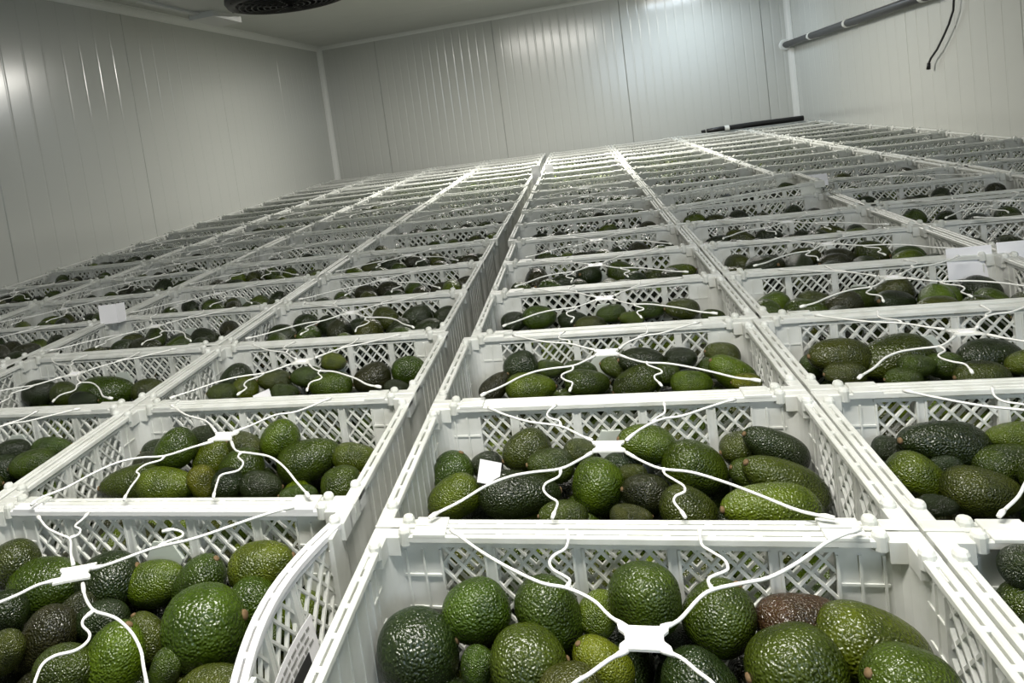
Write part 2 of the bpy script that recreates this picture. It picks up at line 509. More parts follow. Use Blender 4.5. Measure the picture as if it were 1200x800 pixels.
def rim_mesh():
    """ladder-like rim: two rails with a row of slots between them, a lower band under a second row of slots"""
    mb = MB()
    c = .0015
    a, b = HX, HY
    zt = H - .0078
    for s in (-1, 1):
        for o0, o1 in ((0, .0078), (.0108, .018)):
            y0_, y1_ = sorted((s * (b - o0), s * (b - o1)))
            mb.cbox(-a + .02, a - .02, y0_, y1_, zt, H, c)
            x0_, x1_ = sorted((s * (a - o0), s * (a - o1)))
            mb.cbox(x0_, x1_, -b + .02, b - .02, zt, H, c)
        # lower band
        y0_, y1_ = sorted((s * (b - .013), s * (b - .003)))
        mb.box(-.217, .217, y0_, y1_, H - .0165, H - .0115)
        x0_, x1_ = sorted((s * (a - .013), s * (a - .003)))
        mb.box(x0_, x1_, -.122, .122, H - .0165, H - .0115)
        for k in range(11):
            x = -.235 + .047 * k
            y0_, y1_ = sorted((s * (b - .0125), s * (b - .0055)))
            mb.box(x - .004, x + .004, y0_, y1_, zt + .0005, H - .0008)
            y0_, y1_ = sorted((s * (b - .012), s * (b - .0035)))
            if abs(x) < .21: mb.box(x - .004, x + .004, y0_, y1_, H - .012, zt + .001)
        for k in range(7):
            y = -.141 + .047 * k
            x0_, x1_ = sorted((s * (a - .0125), s * (a - .0055)))
            mb.box(x0_, x1_, y - .004, y + .004, zt + .0005, H - .0008)
            x0_, x1_ = sorted((s * (a - .012), s * (a - .0035)))
            if abs(y) < .12: mb.box(x0_, x1_, y - .004, y + .004, H - .012, zt + .001)
        for sx in (-1, 1):
            y0_, y1_ = sorted((s * (b - .018), s * (b + .001)))
            mb.cbox(sx * .225 - .020, sx * .225 + .020, y0_, y1_, H - .002, H + .003, .001)
    return mb


def post_mesh():
    """rounded corner post of the +x +y corner with cooling ribs and stacking knobs"""
    mb = MB()
    ax, ay, r, t = HX - .006, HY - .006, .035, .005
    path = [(.213, ay), (.235, ay), (.257, ay)]
    path += [(ax - r + r * math.sin(a), ay - r + r * math.cos(a)) for a in [PI / 2 * k / 6 for k in range(7)]]
    path += [(ax, .138), (ax, .118)]
    inner = [(.213, ay - t), (.235, ay - t), (.257, ay - t)]
    inner += [(ax - r + (r - t) * math.sin(a), ay - r + (r - t) * math.cos(a)) for a in [PI / 2 * k / 6 for k in range(7)]]
    inner += [(ax - t, .138), (ax - t, .118)]
    m = len(path)
    vs = [(x, y, z) for z in (0, H - .004) for P_ in (path, inner) for x, y in P_]
    fs = []
    for i in range(m - 1):
        fs += [(i, i + 1, 2 * m + i + 1, 2 * m + i), (m + i + 1, m + i, 3 * m + i, 3 * m + i + 1),
               (2 * m + i, 2 * m + i + 1, 3 * m + i + 1, 3 * m + i), (i + 1, i, m + i, m + i + 1)]
    fs += [(0, 2 * m, 3 * m, m), (m - 1, 2 * m - 1, 4 * m - 1, 3 * m - 1)]
    mb.add(vs, fs)
    # inner relief: thin horizontal and vertical ribs
    iy, ix = ay - t, ax - t
    for z in (.05, .095, .14, .182):
        mb.box(.213, .262, iy - .0018, iy + .0005, z - .0014, z + .0014)
        mb.box(ix - .0018, ix + .0005, .118, .160, z - .0014, z + .0014)
    for x in (.2145, .236, .258):
        mb.box(x - .0014, x + .0014, iy - .0022, iy + .0005, .01, H - .02)
    for y in (.1195, .140):
        mb.box(ix - .0022, ix + .0005, y - .0014, y + .0014, .01, H - .02)
    # outer rim corner block with two knobs
    mb.cbox(.262, HX, HY - .020, HY, H - .024, H + .001, .002)
    mb.cbox(HX - .020, HX, .150, HY - .018, H - .024, H + .001, .002)
    kp = [(.0080, H - .012), (.0078, H + .004), (.006, H + .0075), (.003, H + .009)]
    mb.lathe(kp, .256, HY - .0125, 10)
    mb.lathe(kp, HX - .0125, .152, 10)
    return mb


PM = post_mesh()
ME_POSTS = []
for sx, sy in ((1, 1), (-1, 1), (-1, -1), (1, -1)):
    q = MB()
    flip = sx * sy < 0
    q.add([(x * sx, y * sy, z) for x, y, z in PM.v], [tuple(reversed(f)) if flip else f for f in PM.f])
    ME_POSTS.append(q.mesh('corner_post', M_PLASTIC))
ME_RIM = rim_mesh().mesh('rim', M_PLASTIC)
ba = MB().box(-.28, .28, -.18, .18, 0, .005)
for k in range(-5, 6):
    ba.box(k * .05 - .003, k * .05 + .003, -.18, .18, .005, .012)
ME_BASE = ba.mesh('base', M_PLASTIC)

ORD = ['zeroth', 'first', 'second', 'third', 'fourth', 'fifth', 'sixth', 'seventh', 'eighth', 'ninth', 'tenth', 'eleventh', 'twelfth',
       'thirteenth', 'fourteenth', 'fifteenth', 'sixteenth', 'seventeenth', 'eighteenth', 'nineteenth']
W, D, GAP, Y1, Y1L = .600, .3994, .0404, .8649, .9250
NROW = 19            # row 0 is the nearest, row 18 stands by the back wall


def where(side, c, r):
    return '%s row from back wall, %s column %s of the long gap' % (ORD[NROW - r], ORD[c], 'left' if side < 0 else 'right')


COLOFF = {(-1, 1): 0, (-1, 2): .004, (-1, 3): -.03, (-1, 4): .015, (1, 1): 0, (1, 2): .0, (1, 3): .02, (1, 4): -.02}
CRATES = []
for side in (-1, 1):
    for c in (1, 2, 3, 4):
        for r in range(NROW):
            x = side * (W * (c - .5)) - (GAP if side < 0 else 0)
            y = (Y1 if side > 0 else Y1L) + D * (r - .5) + COLOFF[(side, c)]
            jx, jy, jz, jr = RNG.uniform(-.0012, .0012), RNG.uniform(-.0010, .0010), RNG.uniform(0, .007), RNG.uniform(-.003, .003)
            if r > 5: jz *= 1.8
            if r == NROW - 1: jz = 0.0
            if side > 0 and 3 <= r <= 5: jx += .016
            if side < 0 and 3 <= r <= 5: jx -= .010
            if r <= 2 and c <= 2: jx, jy, jz, jr = jx * .3, jy * .3, jz * .2, jr * .3
            u, v, w = proj((x, y, 0))
            if r == 0 and c > 2: continue
            CRATES.append(dict(side=side, c=c, r=r, x=x + jx, y=y + jy, z=jz, rz=jr, ry=0.0))
for k in CRATES:
    if k['side'] > 0 and k['c'] == 2 and k['r'] == 7:
        k['ry'] = -.075; k['z'] += .0235; k['x'] += .012
CR_BY = {(k['side'], k['c'], k['r']): k for k in CRATES}


def child(name, mesh, parent, loc=(0, 0, 0), rz=0.0):
    o = bpy.data.objects.new(name, mesh)
    COL.objects.link(o)
    o.parent = parent
    o.location = loc
    o.rotation_euler = (0, 0, rz)
    return o


for k in CRATES:
    t = bpy.data.objects.new('avocado_crate', None)
    COL.objects.link(t)
    t.location = (k['x'], k['y'], -H + k['z'])
    t.rotation_euler = (0, k['ry'], k['rz'])
    t.empty_display_size = .05
    tag(t, 'white lattice crate, ' + where(k['side'], k['c'], k['r']), 'crate', 'white plastic crates of avocados')
    k['obj'] = t
    child('base', ME_BASE, t)
    wb = child('wall_panel', ME_LONG, t, (0, HY - .008, 0))
    child('wall_panel', ME_LONG, t, (0, -HY + .008, 0), PI)
    lf = ME_SOLID if (k['side'] > 0 and k['c'] == 1) else ME_SHORT
    rt = ME_SOLID if (k['side'] < 0 and k['c'] == 1) else ME_SHORT
    child('side_panel', lf, t, (-HX + .008, 0, 0), PI / 2)
    k['right'] = child('side_panel', rt, t, (HX - .008, 0, 0), -PI / 2)
    for m in ME_POSTS:
        child('corner_post', m, t)
    k['rim'] = child('rim', ME_RIM, t)
    if k['r'] < 8:
        tag(child('moulded_plate', ME_HEX, wb), 'grey hexagonal moulded plate')

# the loaded near crate left of the gap: its right side bows inwards and carries a printed label
k0 = CR_BY[(-1, 1, 0)]


def bow(o, sidecoord):
    o.data = o.data.copy()
    mw = o.matrix_basis
    inv = mw.inverted()
    for v in o.data.vertices:
        p = mw @ v.co
        if p.x > .24 and abs(p.y) < .165:
            s = math.cos(PI * p.y / .33)
            p.x -= .030 * s * min(1, p.z / H + .1)
        v.co = inv @ p


for nm in ('rim', 'right'):
    ob = k0[nm]
    if nm == 'rim':
        import bmesh
        bm = bmesh.new(); bm.from_mesh(ob.data)
        ed = [e_ for e_ in bm.edges if e_.verts[0].co.x > .25 and e_.verts[1].co.x > .25 and e_.calc_length() > .2 and abs(e_.verts[0].co.y - e_.verts[1].co.y) > .2]
        bmesh.ops.subdivide_edges(bm, edges=ed, cuts=14, use_grid_fill=True)
        nm_ = bpy.data.meshes.new('rim'); bm.to_mesh(nm_); bm.free()
        ob.data = nm_
    else:
        import bmesh
        ob.data = ME_SHORT.copy()
        bm = bmesh.new(); bm.from_mesh(ob.data)
        ed = [e_ for e_ in bm.edges if e_.calc_length() > .15 and abs(e_.verts[0].co.x - e_.verts[1].co.x) > .1]
        bmesh.ops.subdivide_edges(bm, edges=ed, cuts=10, use_grid_fill=True)
        bm.to_mesh(ob.data); bm.free()
    bow(ob, 1)
lb = MB()


def lab_pt(y, z, off):
    s = math.cos(PI * y / .33)
    return (HX - .0025 - .030 * s * min(1, z / H + .1) + off, y, z)


def lab_quad(mb, y0, y1, z0, z1, off, n=6):
    for i in range(n):
        a, b = y0 + (y1 - y0) * i / n, y0 + (y1 - y0) * (i + 1) / n
        P4 = [lab_pt(a, z0, off), lab_pt(b, z0, off), lab_pt(b, z1, off), lab_pt(a, z1, off)]
        mb.add(P4 + [(x - .0006, y, z) for x, y, z in P4], [(0, 1, 2, 3), (7, 6, 5, 4), (0, 4, 5, 1), (1, 5, 6, 2), (2, 6, 7, 3), (3, 7, 4, 0)])


lab_quad(lb, -.115, .055, .055, .175, .0032)
LBL = tag(lb.build('printed_label', M_PAPER, k0['obj']), 'white printed label with black square')
lk = MB(); lab_quad(lk, -.022, .030, .105, .145, .0042, 3); lk.build('print_block', M_BLACK, LBL)
lk = MB()
for i in range(13):
    z = .168 - i * .0085
    y0_, y1_ = (-.108, -.03) if .1 < z < .15 else (-.108, .045)
    seg = y0_
    while seg < y1_ - .006:
        L_ = random.uniform(.006, .02)
        lab_quad(lk, seg, min(seg + L_, y1_), z - .0035, z, .0042, 1)
        seg += L_ + .004
lk.build('print_lines', M_PRINT, LBL)

# lower layers of the stacks: countless alike, hardly seen, one object
ls = MB()
for k in CRATES:
    for lay in range(1, 8):
        z0 = -H * (lay + 1) + (k['z'] if lay == 1 else 0)
        z0 = -H * (lay + 1)
        x, y = k['x'], k['y']
        ls.box(x - .29, x + .29, y - .19, y + .19, z0, z0 + H - .005)
        ls.box(x - .298, x + .298, y - .198, y + .198, z0 + H - .03, z0 + H - .0045)
tag(ls.build('lower_crates', M_PLASTIC), 'white crates of the lower layers stacked beneath the open top crates', 'crates', kind='stuff')

# ------------------------------------------------------------------ avocado meshes
def avo_arrays(ratio, neck, nu, nv, b=.035, seed=0):
    """pear-shaped fruit along x, stem end at -x, half width b, half length b * ratio"""
    rs = np.random.RandomState(seed)
    t = (1 - np.cos(np.pi * np.linspace(0, 1, nu + 1))) / 2
    prof = np.clip(1 - np.abs(2 * t - 1) ** 2.35, 0, 1) ** .47 * (1 - neck * (1 - t) ** 1.3)
    prof /= prof.max()
    th = np.linspace(0, 2 * np.pi, nv, endpoint=False)
    ph = rs.uniform(0, 6.28, 4)
    vs, fs = [], []
    for i in range(1, nu):
        x = (2 * t[i] - 1) * b * ratio
        wob = 1 + .025 * np.sin(2 * th + ph[0] + 2 * t[i]) + .018 * np.sin(3 * th + ph[1] + 5 * t[i])
        bend = .06 * b * math.sin(np.pi * t[i] + ph[2])
        for j in range(nv):
            vs.append((x, prof[i] * b * wob[j] * math.cos(th[j]) + bend, prof[i] * b * wob[j] * math.sin(th[j])))
    for i in range(nu - 2):
        for j in range(nv):
            fs.append((i * nv + j, i * nv + (j + 1) % nv, (i + 1) * nv + (j + 1) % nv, (i + 1) * nv + j))
    n = len(vs)
    vs += [(-b * ratio, 0, 0), (b * ratio, 0, 0)]
    for j in range(nv):
        fs.append((n, (j + 1) % nv, j))
        fs.append((n + 1, (nu - 2) * nv + j, (nu - 2) * nv + (j + 1) % nv))
    return np.array(vs), fs


RATIOS = [1.04, 1.15, 1.28, 1.42, 1.58, 1.78, 2.05, 2.4]
AVO = []
for i, rt in enumerate(RATIOS):
    vs, fs = avo_arrays(rt, min(.46, max(.05, .10 + (rt - 1.1) * .40)), 20, 26, seed=i)
    mb = MB(); mb.add([tuple(v) for v in vs], [tuple(reversed(f)) for f in fs])
    me = mb.mesh('avocado_skin', M_AVO, True)
    st = MB()
    bx = -.035 * rt
    st.tube([(bx + .0015, 0, 0), (bx - .001, 0, 0), (bx - .0022, .0003, 0)], [.0052, .0045, .003], 8)
    AVO.append((me, st.mesh('stem', M_STEM, True)))
for me, _ in AVO:
    pass
# outward normals
import bmesh
for me, _ in AVO:
    bm = bmesh.new(); bm.from_mesh(me); bmesh.ops.recalc_face_normals(bm, faces=bm.faces); bm.to_mesh(me); bm.free()

COUNT = {}
SINGLES = []


def avocado(pos, axis, a, b, tone, crate, up=None):
    ratio = a / b
    i = min(range(len(RATIOS)), key=lambda q: abs(RATIOS[q] - ratio))
    sc = math.sqrt(a * b / (.035 * .035 * RATIOS[i]))
    X = Vector(axis).normalized()
    Zr = Vector((RNG.uniform(-.4, .4), RNG.uniform(-.4, .4), 1)) if abs(X.z) < .85 else Vector((1, .3, 0))
    Y = Zr.cross(X).normalized()
    Z = X.cross(Y)
    t = bpy.data.objects.new('avocado', AVO[i][0])
    COL.objects.link(t)
    t.matrix_world = Matrix.Translation(Vector(pos)) @ Matrix((X, Y, Z)).transposed().to_4x4() @ Matrix.Scale(sc, 4)
    j = RNG.uniform(.82, 1.18)
    g = RNG.uniform(.93, 1.07)
    cc = TONES[tone]
    t.color = (cc[0] * j / g, cc[1] * j * g, cc[2] * j, 1)
    s = child('stem', AVO[i][1], t)
    dx = (pos[0] - crate['x']) * crate['side']
    zone = ('rear ' if pos[1] > crate['y'] else 'front ') + ('gap-side' if dx < -.09 else 'wall-side' if dx > .09 else 'middle')
    w = '%s of crate, %s row from back, %s column %s of gap' % (zone, ORD[NROW - crate['r']], ORD[crate['c']], 'left' if crate['side'] < 0 else 'right')
    tag(t, '%s avocado, %s' % (TONE_WORD[tone], w), 'avocado', '%s avocados, %s' % (TONE_WORD[tone], w))
    COUNT['n'] = COUNT.get('n', 0) + 1
    SINGLES.append((pos[0], pos[1], pos[2]))
    return t


# fruits traced from the photograph: centre, half length, half width (pixels), tilt (degrees), tone, extra height
HAND = {
    (1, 1, 0): (-.098, [(490, 765, 48, 46, 20, 'd'), (558, 717, 40, 36, 20, 'g'), (559, 782, 25, 19, 80, 'g'), (645, 722, 46, 37, -60, 'g'),
                (620, 782, 47, 43, 10, 'g'), (702, 719, 28, 22, 60, 'b'), (757, 703, 42, 40, 100, 'g'), (843, 722, 43, 38, 60, 'g'),
                (706, 778, 37, 30, -40, 'y'), (670, 815, 40, 34, 10, 'o'), (822, 805, 44, 40, -30, 'd'), (792, 754, 25, 22, 10, 'd', -.02),
                (940, 729, 52, 34, 5, 'n'), (932, 785, 56, 48, 10, 'g'), (1058, 762, 68, 46, -12, 'b'), (1128, 810, 54, 46, -20, 'g')]),
    (-1, 1, 0): (-.098, [(15, 662, 32, 27, 20, 'o'), (55, 688, 46, 34, 15, 'g'), (128, 682, 38, 34, 30, 'd'), (183, 683, 37, 25, 15, 'b'),
                 (235, 686, 37, 29, 60, 'g'), (240, 737, 50, 47, 20, 'g'), (294, 713, 35, 31, 60, 'g'), (306, 664, 41, 28, 20, 'b'),
                 (312, 748, 26, 20, 60, 'g', -.02), (252, 810, 42, 30, 0, 'o'), (134, 774, 47, 36, 68, 'b'), (120, 730, 33, 25, 0, 'd'),
                 (172, 748, 32, 25, -60, 'o'), (194, 785, 25, 18, 70, 'g'), (55, 752, 44, 31, 60, 'k'), (75, 787, 36, 29, 10, 'g'),
                 (6, 765, 26, 21, 70, 'o'), (6, 718, 27, 24, 20, 'd', -.015), (92, 716, 26, 20, 30, 'k', -.01)]),
    (1, 1, 1): (-.090, [(531, 556, 28, 24, 70, 'g'), (522, 583, 34, 24, 35, 'b'), (608, 577, 50, 25, 5, 'd'), (617, 528, 30, 23, 25, 'o'),
                (645, 545, 27, 20, 0, 'g'), (680, 530, 20, 15, 0, 'o'), (700, 570, 34, 28, 75, 'b'), (660, 605, 30, 18, 0, 'g'),
                (728, 546, 22, 18, 0, 'd'), (758, 520, 34, 22, -10, 'b'), (815, 549, 38, 30, -20, 'g'), (757, 578, 28, 23, -10, 'k'),
                (741, 556, 18, 12, 0, 'o', -.01), (808, 598, 34, 27, -15, 'o'), (740, 605, 25, 14, 0, 'o'), (867, 526, 23, 20, 10, 'o'),
                (880, 556, 25, 20, -20, 'g'), (927, 523, 41, 20, -25, 'd'), (952, 566, 54, 27, -30, 'o'), (903, 592, 58, 24, 0, 'b'),
                (570, 545, 20, 15, 10, 'd', -.02)]),
    (-1, 1, 1): (-.090, [(120, 566, 40, 20, 8, 'g'), (196, 568, 38, 20, 3, 'b'), (238, 566, 22, 17, -60, 'y'), (205, 527, 28, 22, 40, 'g'),
                 (183, 530, 18, 15, 0, 'd'), (250, 538, 26, 21, 50, 'b'), (283, 550, 28, 24, 20, 'g'), (288, 523, 22, 16, -10, 'o'),
                 (328, 515, 25, 21, 40, 'b'), (362, 538, 39, 25, 20, 'g'), (418, 537, 30, 18, -5, 'b'), (401, 568, 25, 22, 30, 'g'),
                 (306, 570, 25, 18, 0, 'd'), (350, 581, 24, 13, 0, 'g'), (267, 568, 19, 19, 0, 'd'), (165, 543, 28, 15, 10, 'k', -.01),
                 (238, 510, 16, 12, 0, 'd')]),
    (1, 1, 2): (-.080, [(610, 430, 21, 18, 20, 'd'), (580, 452, 22, 12, 45, 'k'), (622, 451, 30, 14, 3, 'b'), (645, 432, 18, 11, 0, 'g'),
                (688, 448, 27, 16, 0, 'g'), (680, 434, 20, 12, 0, 'g'), (724, 431, 22, 13, -15, 'g'), (745, 446, 29, 15, 25, 'g'),
                (752, 420, 28, 11, -5, 'd'), (798, 420, 19, 13, 10, 'd'), (811, 447, 25, 12, 0, 'b'), (846, 415, 21, 14, -10, 'o'),
                (868, 433, 30, 14, -30, 'b'), (838, 431, 18, 13, 0, 'g'), (782, 438, 15, 14, 0, 'g'), (883, 447, 18, 10, 0, 'y')]),
    (-1, 1, 2): (-.080, [(242, 462, 18, 12, 0, 'g'), (275, 446, 22, 17, 40, 'd'), (286, 457, 18, 15, 30, 'b'), (322, 446, 20, 13, 0, 'o'),
                 (334, 460, 17, 11, 0, 'g'), (360, 442, 20, 13, 0, 'g'), (388, 452, 26, 16, 5, 'b'), (391, 424, 15, 11, 0, 'b'),
                 (436, 443, 23, 18, 20, 'k'), (479, 434, 21, 16, 10, 'g'), (465, 456, 16, 11, 0, 'd'), (492, 456, 13, 11, 0, 'd')]),
    (1, 2, 1): (-.090, [(1105, 517, 52, 23, -5, 'd'), (1077, 560, 36, 25, -30, 'b'), (1108, 548, 20, 14, 0, 'd'), (1152, 576, 46, 29, -8, 'o'),
                (1188, 512, 32, 18, 0, 'b'), (1182, 541, 40, 21, 15, 'g'), (1100, 592, 22, 13, 0, 'd'), (1040, 525, 17, 14, 0, 'd'),
                (1245, 560, 45, 28, 0, 'g')]),
    (1, 2, 0): (-.10, [(1206, 665, 32, 24, 0, 'd'), (1212, 708, 38, 29, 20, 'g'), (1250, 745, 44, 32, 0, 'g')]),
    (1, 2, 2): (-.080, [(983, 412, 36, 14, 0, 'o'), (990, 437, 25, 13, 0, 'o'), (1050, 413, 44, 16, 15, 'o'), (1075, 428, 22, 14, 0, 'g'),
                (1058, 442, 22, 10, 0, 'g'), (1106, 428, 22, 16, 0, 'g'), (1160, 414, 38, 14, -3, 'd'), (1150, 437, 32, 12, 0, 'o'),
                (1198, 425, 19, 14, 20, 'b'), (955, 428, 17, 14, 0, 'g')]),
    (-1, 2, 1): (-.090, [(15, 530, 22, 15, 0, 'd'), (60, 525, 24, 14, 10, 'g'), (38, 545, 28, 18, 10, 'g'), (4, 551, 21, 18, 0, 'd'), (-20, 566, 24, 15, 0, 'o')]),
    (-1, 2, 2): (-.080, [(45, 460, 22, 15, 10, 'd'), (75, 461, 16, 14, 0, 'g'), (124, 457, 35, 16, 8, 'g'), (174, 458, 21, 14, 15, 'o'), (98, 469, 17, 11, 0, 'd')]),
    (1, 1, 3): (-.070, [(602, 377, 15, 12, 20, 'd'), (632, 372, 20, 14, 10, 'g'), (672, 374, 18, 9, 0, 'd'), (692, 379, 19, 8, 0, 'o'),
                (716, 367, 18, 10, 10, 'g'), (740, 373, 15, 9, 0, 'b'), (762, 363, 17, 11, 0, 'g'), (799, 362, 20, 13, 0, 'o'), (836, 370, 14, 8, 0, 'g')]),
}
stuff_T, stuff_C = [], []       # transforms and colours of the fruits that are not built singly


def rnd_fruit():
    b = RNG.uniform(.029, .037)
    return b * RNG.uniform(1.12, 1.6), b


def tone_rnd():
    return RNG.choice(list('gggdddbokko'))


def on_ray_y(x, y, Y):
    d = ray(x, y)
    return CAM + d * ((Y - CAM[1]) / d[1])


for key, (z, items) in HAND.items():
    k = CR_BY[key]
    fr = []
    for it in items:
        x, y, a, b, ang, tone = it[:6]
        lim = 1.62 if key[2] >= 2 else 1.85
        if a / b > lim:              # partly hidden behind the rim: give it its full girth
            y += (a / lim - b) * .7
            b = a / lim
        P = onz(x, y, z + (it[6] if len(it) > 6 else 0))
        dist = float((P - CAM) @ CF)
        fr.append([x, y, P, a / F_PX, b / F_PX, ang, tone])

    def settle(f):
        """slide a fruit along its line of sight until it lies inside the crate"""
        dist = float((f[2] - CAM) @ CF)
        ly = HY - .012 - f[4] * dist * 1.02
        yy = f[2][1] - k['y']
        if abs(yy) > ly: f[2] = on_ray_y(f[0], f[1], k['y'] + math.copysign(ly, yy))
        lx = HX - .014 - f[3] * dist * abs(math.cos(math.radians(f[5]))) * .9 - f[4] * dist * .1
        f[2][0] = k['x'] + min(max(f[2][0] - k['x'], -lx), lx)
        if f[2][2] < -.150: f[2][2] = -.150

    for f in fr: settle(f)
    for _ in range(14):
        for i, f in enumerate(fr):
            for g in fr[:i]:
                df, dg = float((f[2] - CAM) @ CF), float((g[2] - CAM) @ CF)
                need = .86 * (math.sqrt(f[3] * f[4]) * df + math.sqrt(g[3] * g[4]) * dg)
                gap_ = np.linalg.norm(f[2] - g[2])
                if gap_ < need:
                    near, far = (f, g) if df < dg else (g, f)
                    m = (need - gap_) * .30
                    for q, sg in ((near, -1), (far, 1)):
                        v = q[2] - CAM
                        q[2] = q[2] + v / np.linalg.norm(v) * m * sg
        for f in fr: settle(f)
    for x, y, P, a, b, ang, tone in fr:
        dist = float((P - CAM) @ CF)
        c, s = math.cos(math.radians(ang)), math.sin(math.radians(ang))
        ax = CR * c + CU * s
        if RNG.rand() < .5: ax = -ax
        avocado(P, ax, a * dist, b * dist, tone, k)


def heap(k, nx, ny, zc, dz):
    """jittered layer of lying fruits, pushed apart"""
    out = []
    for i in range(nx):
        for j in range(ny):
            a, b = rnd_fruit()
            out.append([-.24 + .48 * (i + .5 * (j % 2)) / (nx - .5) + RNG.uniform(-.012, .012), -.145 + .29 * j / (ny - 1) + RNG.uniform(-.010, .010),
                        zc + RNG.uniform(-dz, dz), a, b, RNG.uniform(0, PI), RNG.uniform(-.35, .35)])
    P = np.array([o[:3] for o in out])
    R = np.array([(o[3] + o[4]) / 2 for o in out])
    for _ in range(8):
        d = P[:, None] - P[None]
        L_ = np.linalg.norm(d, axis=2) + 1e-6
        ov = np.clip((R[:, None] + R[None]) * .93 - L_, 0, None)
        np.fill_diagonal(ov, 0)
        P += (d / L_[..., None] * ov[..., None]).sum(1) * .35 * np.array((1, 1, .25))
        P[:, 0] = np.clip(P[:, 0], -.235, .235); P[:, 1] = np.clip(P[:, 1], -.152, .152)
        P[:, 2] = np.clip(P[:, 2], zc - dz * 1.3, zc + dz * 1.3)
    for o, p in zip(out, P): o[:3] = p
    return out


auto = []
for k in CRATES:
    key = (k['side'], k['c'], k['r'])
    if key not in HAND:
        fill = RNG.uniform(-.074, -.058) if k['r'] < 6 else RNG.uniform(-.088, -.060)
        if RNG.rand() < .12: fill -= .02
        for o in heap(k, 6, 4, fill, .014):
            P = np.array((k['x'] + o[0], k['y'] + o[1], k['z'] + o[2] - math.sin(k['ry']) * o[0]))
            u, v, w = proj(P)
            vis = w > .2 and -15 < u < 1215 and -10 < v < 815
            auto.append((w if vis else 99, P, o, tone_rnd(), k))
    for nx, ny, zz in (((6, 4, -.152),) if key not in HAND else ((7, 5, -.148), (7, 5, -.172))):
        for o in heap(k, nx, ny, zz, .006):
            P = np.array((k['x'] + o[0], k['y'] + o[1], k['z'] + o[2]))
            stuff_T.append((P, o)); stuff_C.append(TONES[tone_rnd()])
auto.sort(key=lambda q: q[0])
for i, (w, P, o, tone, k) in enumerate(auto):
    ax = (math.cos(o[5]) * math.cos(o[6]), math.sin(o[5]) * math.cos(o[6]), math.sin(o[6]))
    if COUNT['n'] < 300 and w < 90:
        avocado(P, ax, o[3], o[4], tone, k)
    else:
        stuff_T.append((P, o)); stuff_C.append(TONES[tone])

SG = np.array(SINGLES)
keep = [np.min(np.linalg.norm(SG - P, axis=1)) > .040 for P, o in stuff_T]      # no fruit where another already lies
stuff_T = [t for t, q in zip(stuff_T, keep) if q]
stuff_C = [t for t, q in zip(stuff_C, keep) if q]
bv, bf = avo_arrays(1.35, .25, 9, 12, b=1.0, seed=3)
bf = [tuple(reversed(f)) for f in bf]
tri = []
for f in bf:
    tri += [(f[0], f[1], f[2])] + ([(f[0], f[2], f[3])] if len(f) == 4 else [])
tri = np.array(tri)
nv, nt, N = len(bv), len(tri), len(stuff_T)
V = np.empty((N, nv, 3)); Cc = np.ones((N, nv, 4))
for i, (P, o) in enumerate(stuff_T):
    a, b, yaw, pit = o[3:7]
    X = np.array((math.cos(yaw) * math.cos(pit), math.sin(yaw) * math.cos(pit), math.sin(pit)))
    Y = np.array((-math.sin(yaw), math.cos(yaw), 0))
    Z = np.cross(X, Y)
    L_ = bv * np.array((a / 1.35, b, b))
    V[i] = P + L_[:, :1] * X + L_[:, 1:2] * Y + L_[:, 2:] * Z
    Cc[i, :, :3] = np.array(stuff_C[i]) * RNG.uniform(.8, 1.2)
Fc = (tri[None] + (np.arange(N) * nv)[:, None, None]).reshape(-1, 3)
me = bpy.data.meshes.new('avocados')
me.vertices.add(N * nv); me.vertices.foreach_set('co', V.reshape(-1))
me.loops.add(len(Fc) * 3); me.loops.foreach_set('vertex_index', Fc.reshape(-1).astype(np.int32))
me.polygons.add(len(Fc)); me.polygons.foreach_set('loop_start', np.arange(0, len(Fc) * 3, 3, dtype=np.int32))
me.polygons.foreach_set('use_smooth', np.ones(len(Fc), dtype=bool))
at = me.color_attributes.new('col', 'FLOAT_COLOR', 'POINT'); at.data.foreach_set('color', Cc.reshape(-1))
me.materials.append(M_AVO_STUFF)
me.update(calc_edges=True); me.validate()
tag(link('avocados', me), 'green avocados heaped in the crates further back and under the top fruits', 'avocados', kind='stuff')

# ------------------------------------------------------------------ wavy strap ties over the crates
ZT = .0125


def smooth_path(pts, n=4):
    P = [np.array(p, float) for p in pts]
    out = []
    for i in range(len(P) - 1):
        p0, p1, p2, p3 = P[max(i - 1, 0)], P[i], P[i + 1], P[min(i + 2, len(P) - 1)]
        for j in range(n):
            t = j / n
            out.append(.5 * ((2 * p1) + (p2 - p0) * t + (2 * p0 - 5 * p1 + 4 * p2 - p3) * t * t + (3 * p1 - p0 - 3 * p2 + p3) * t ** 3))
    out.append(P[-1])
    return out


def px_path(pts):
    return [onz(x, y, ZT)[:2] for x, y in pts]


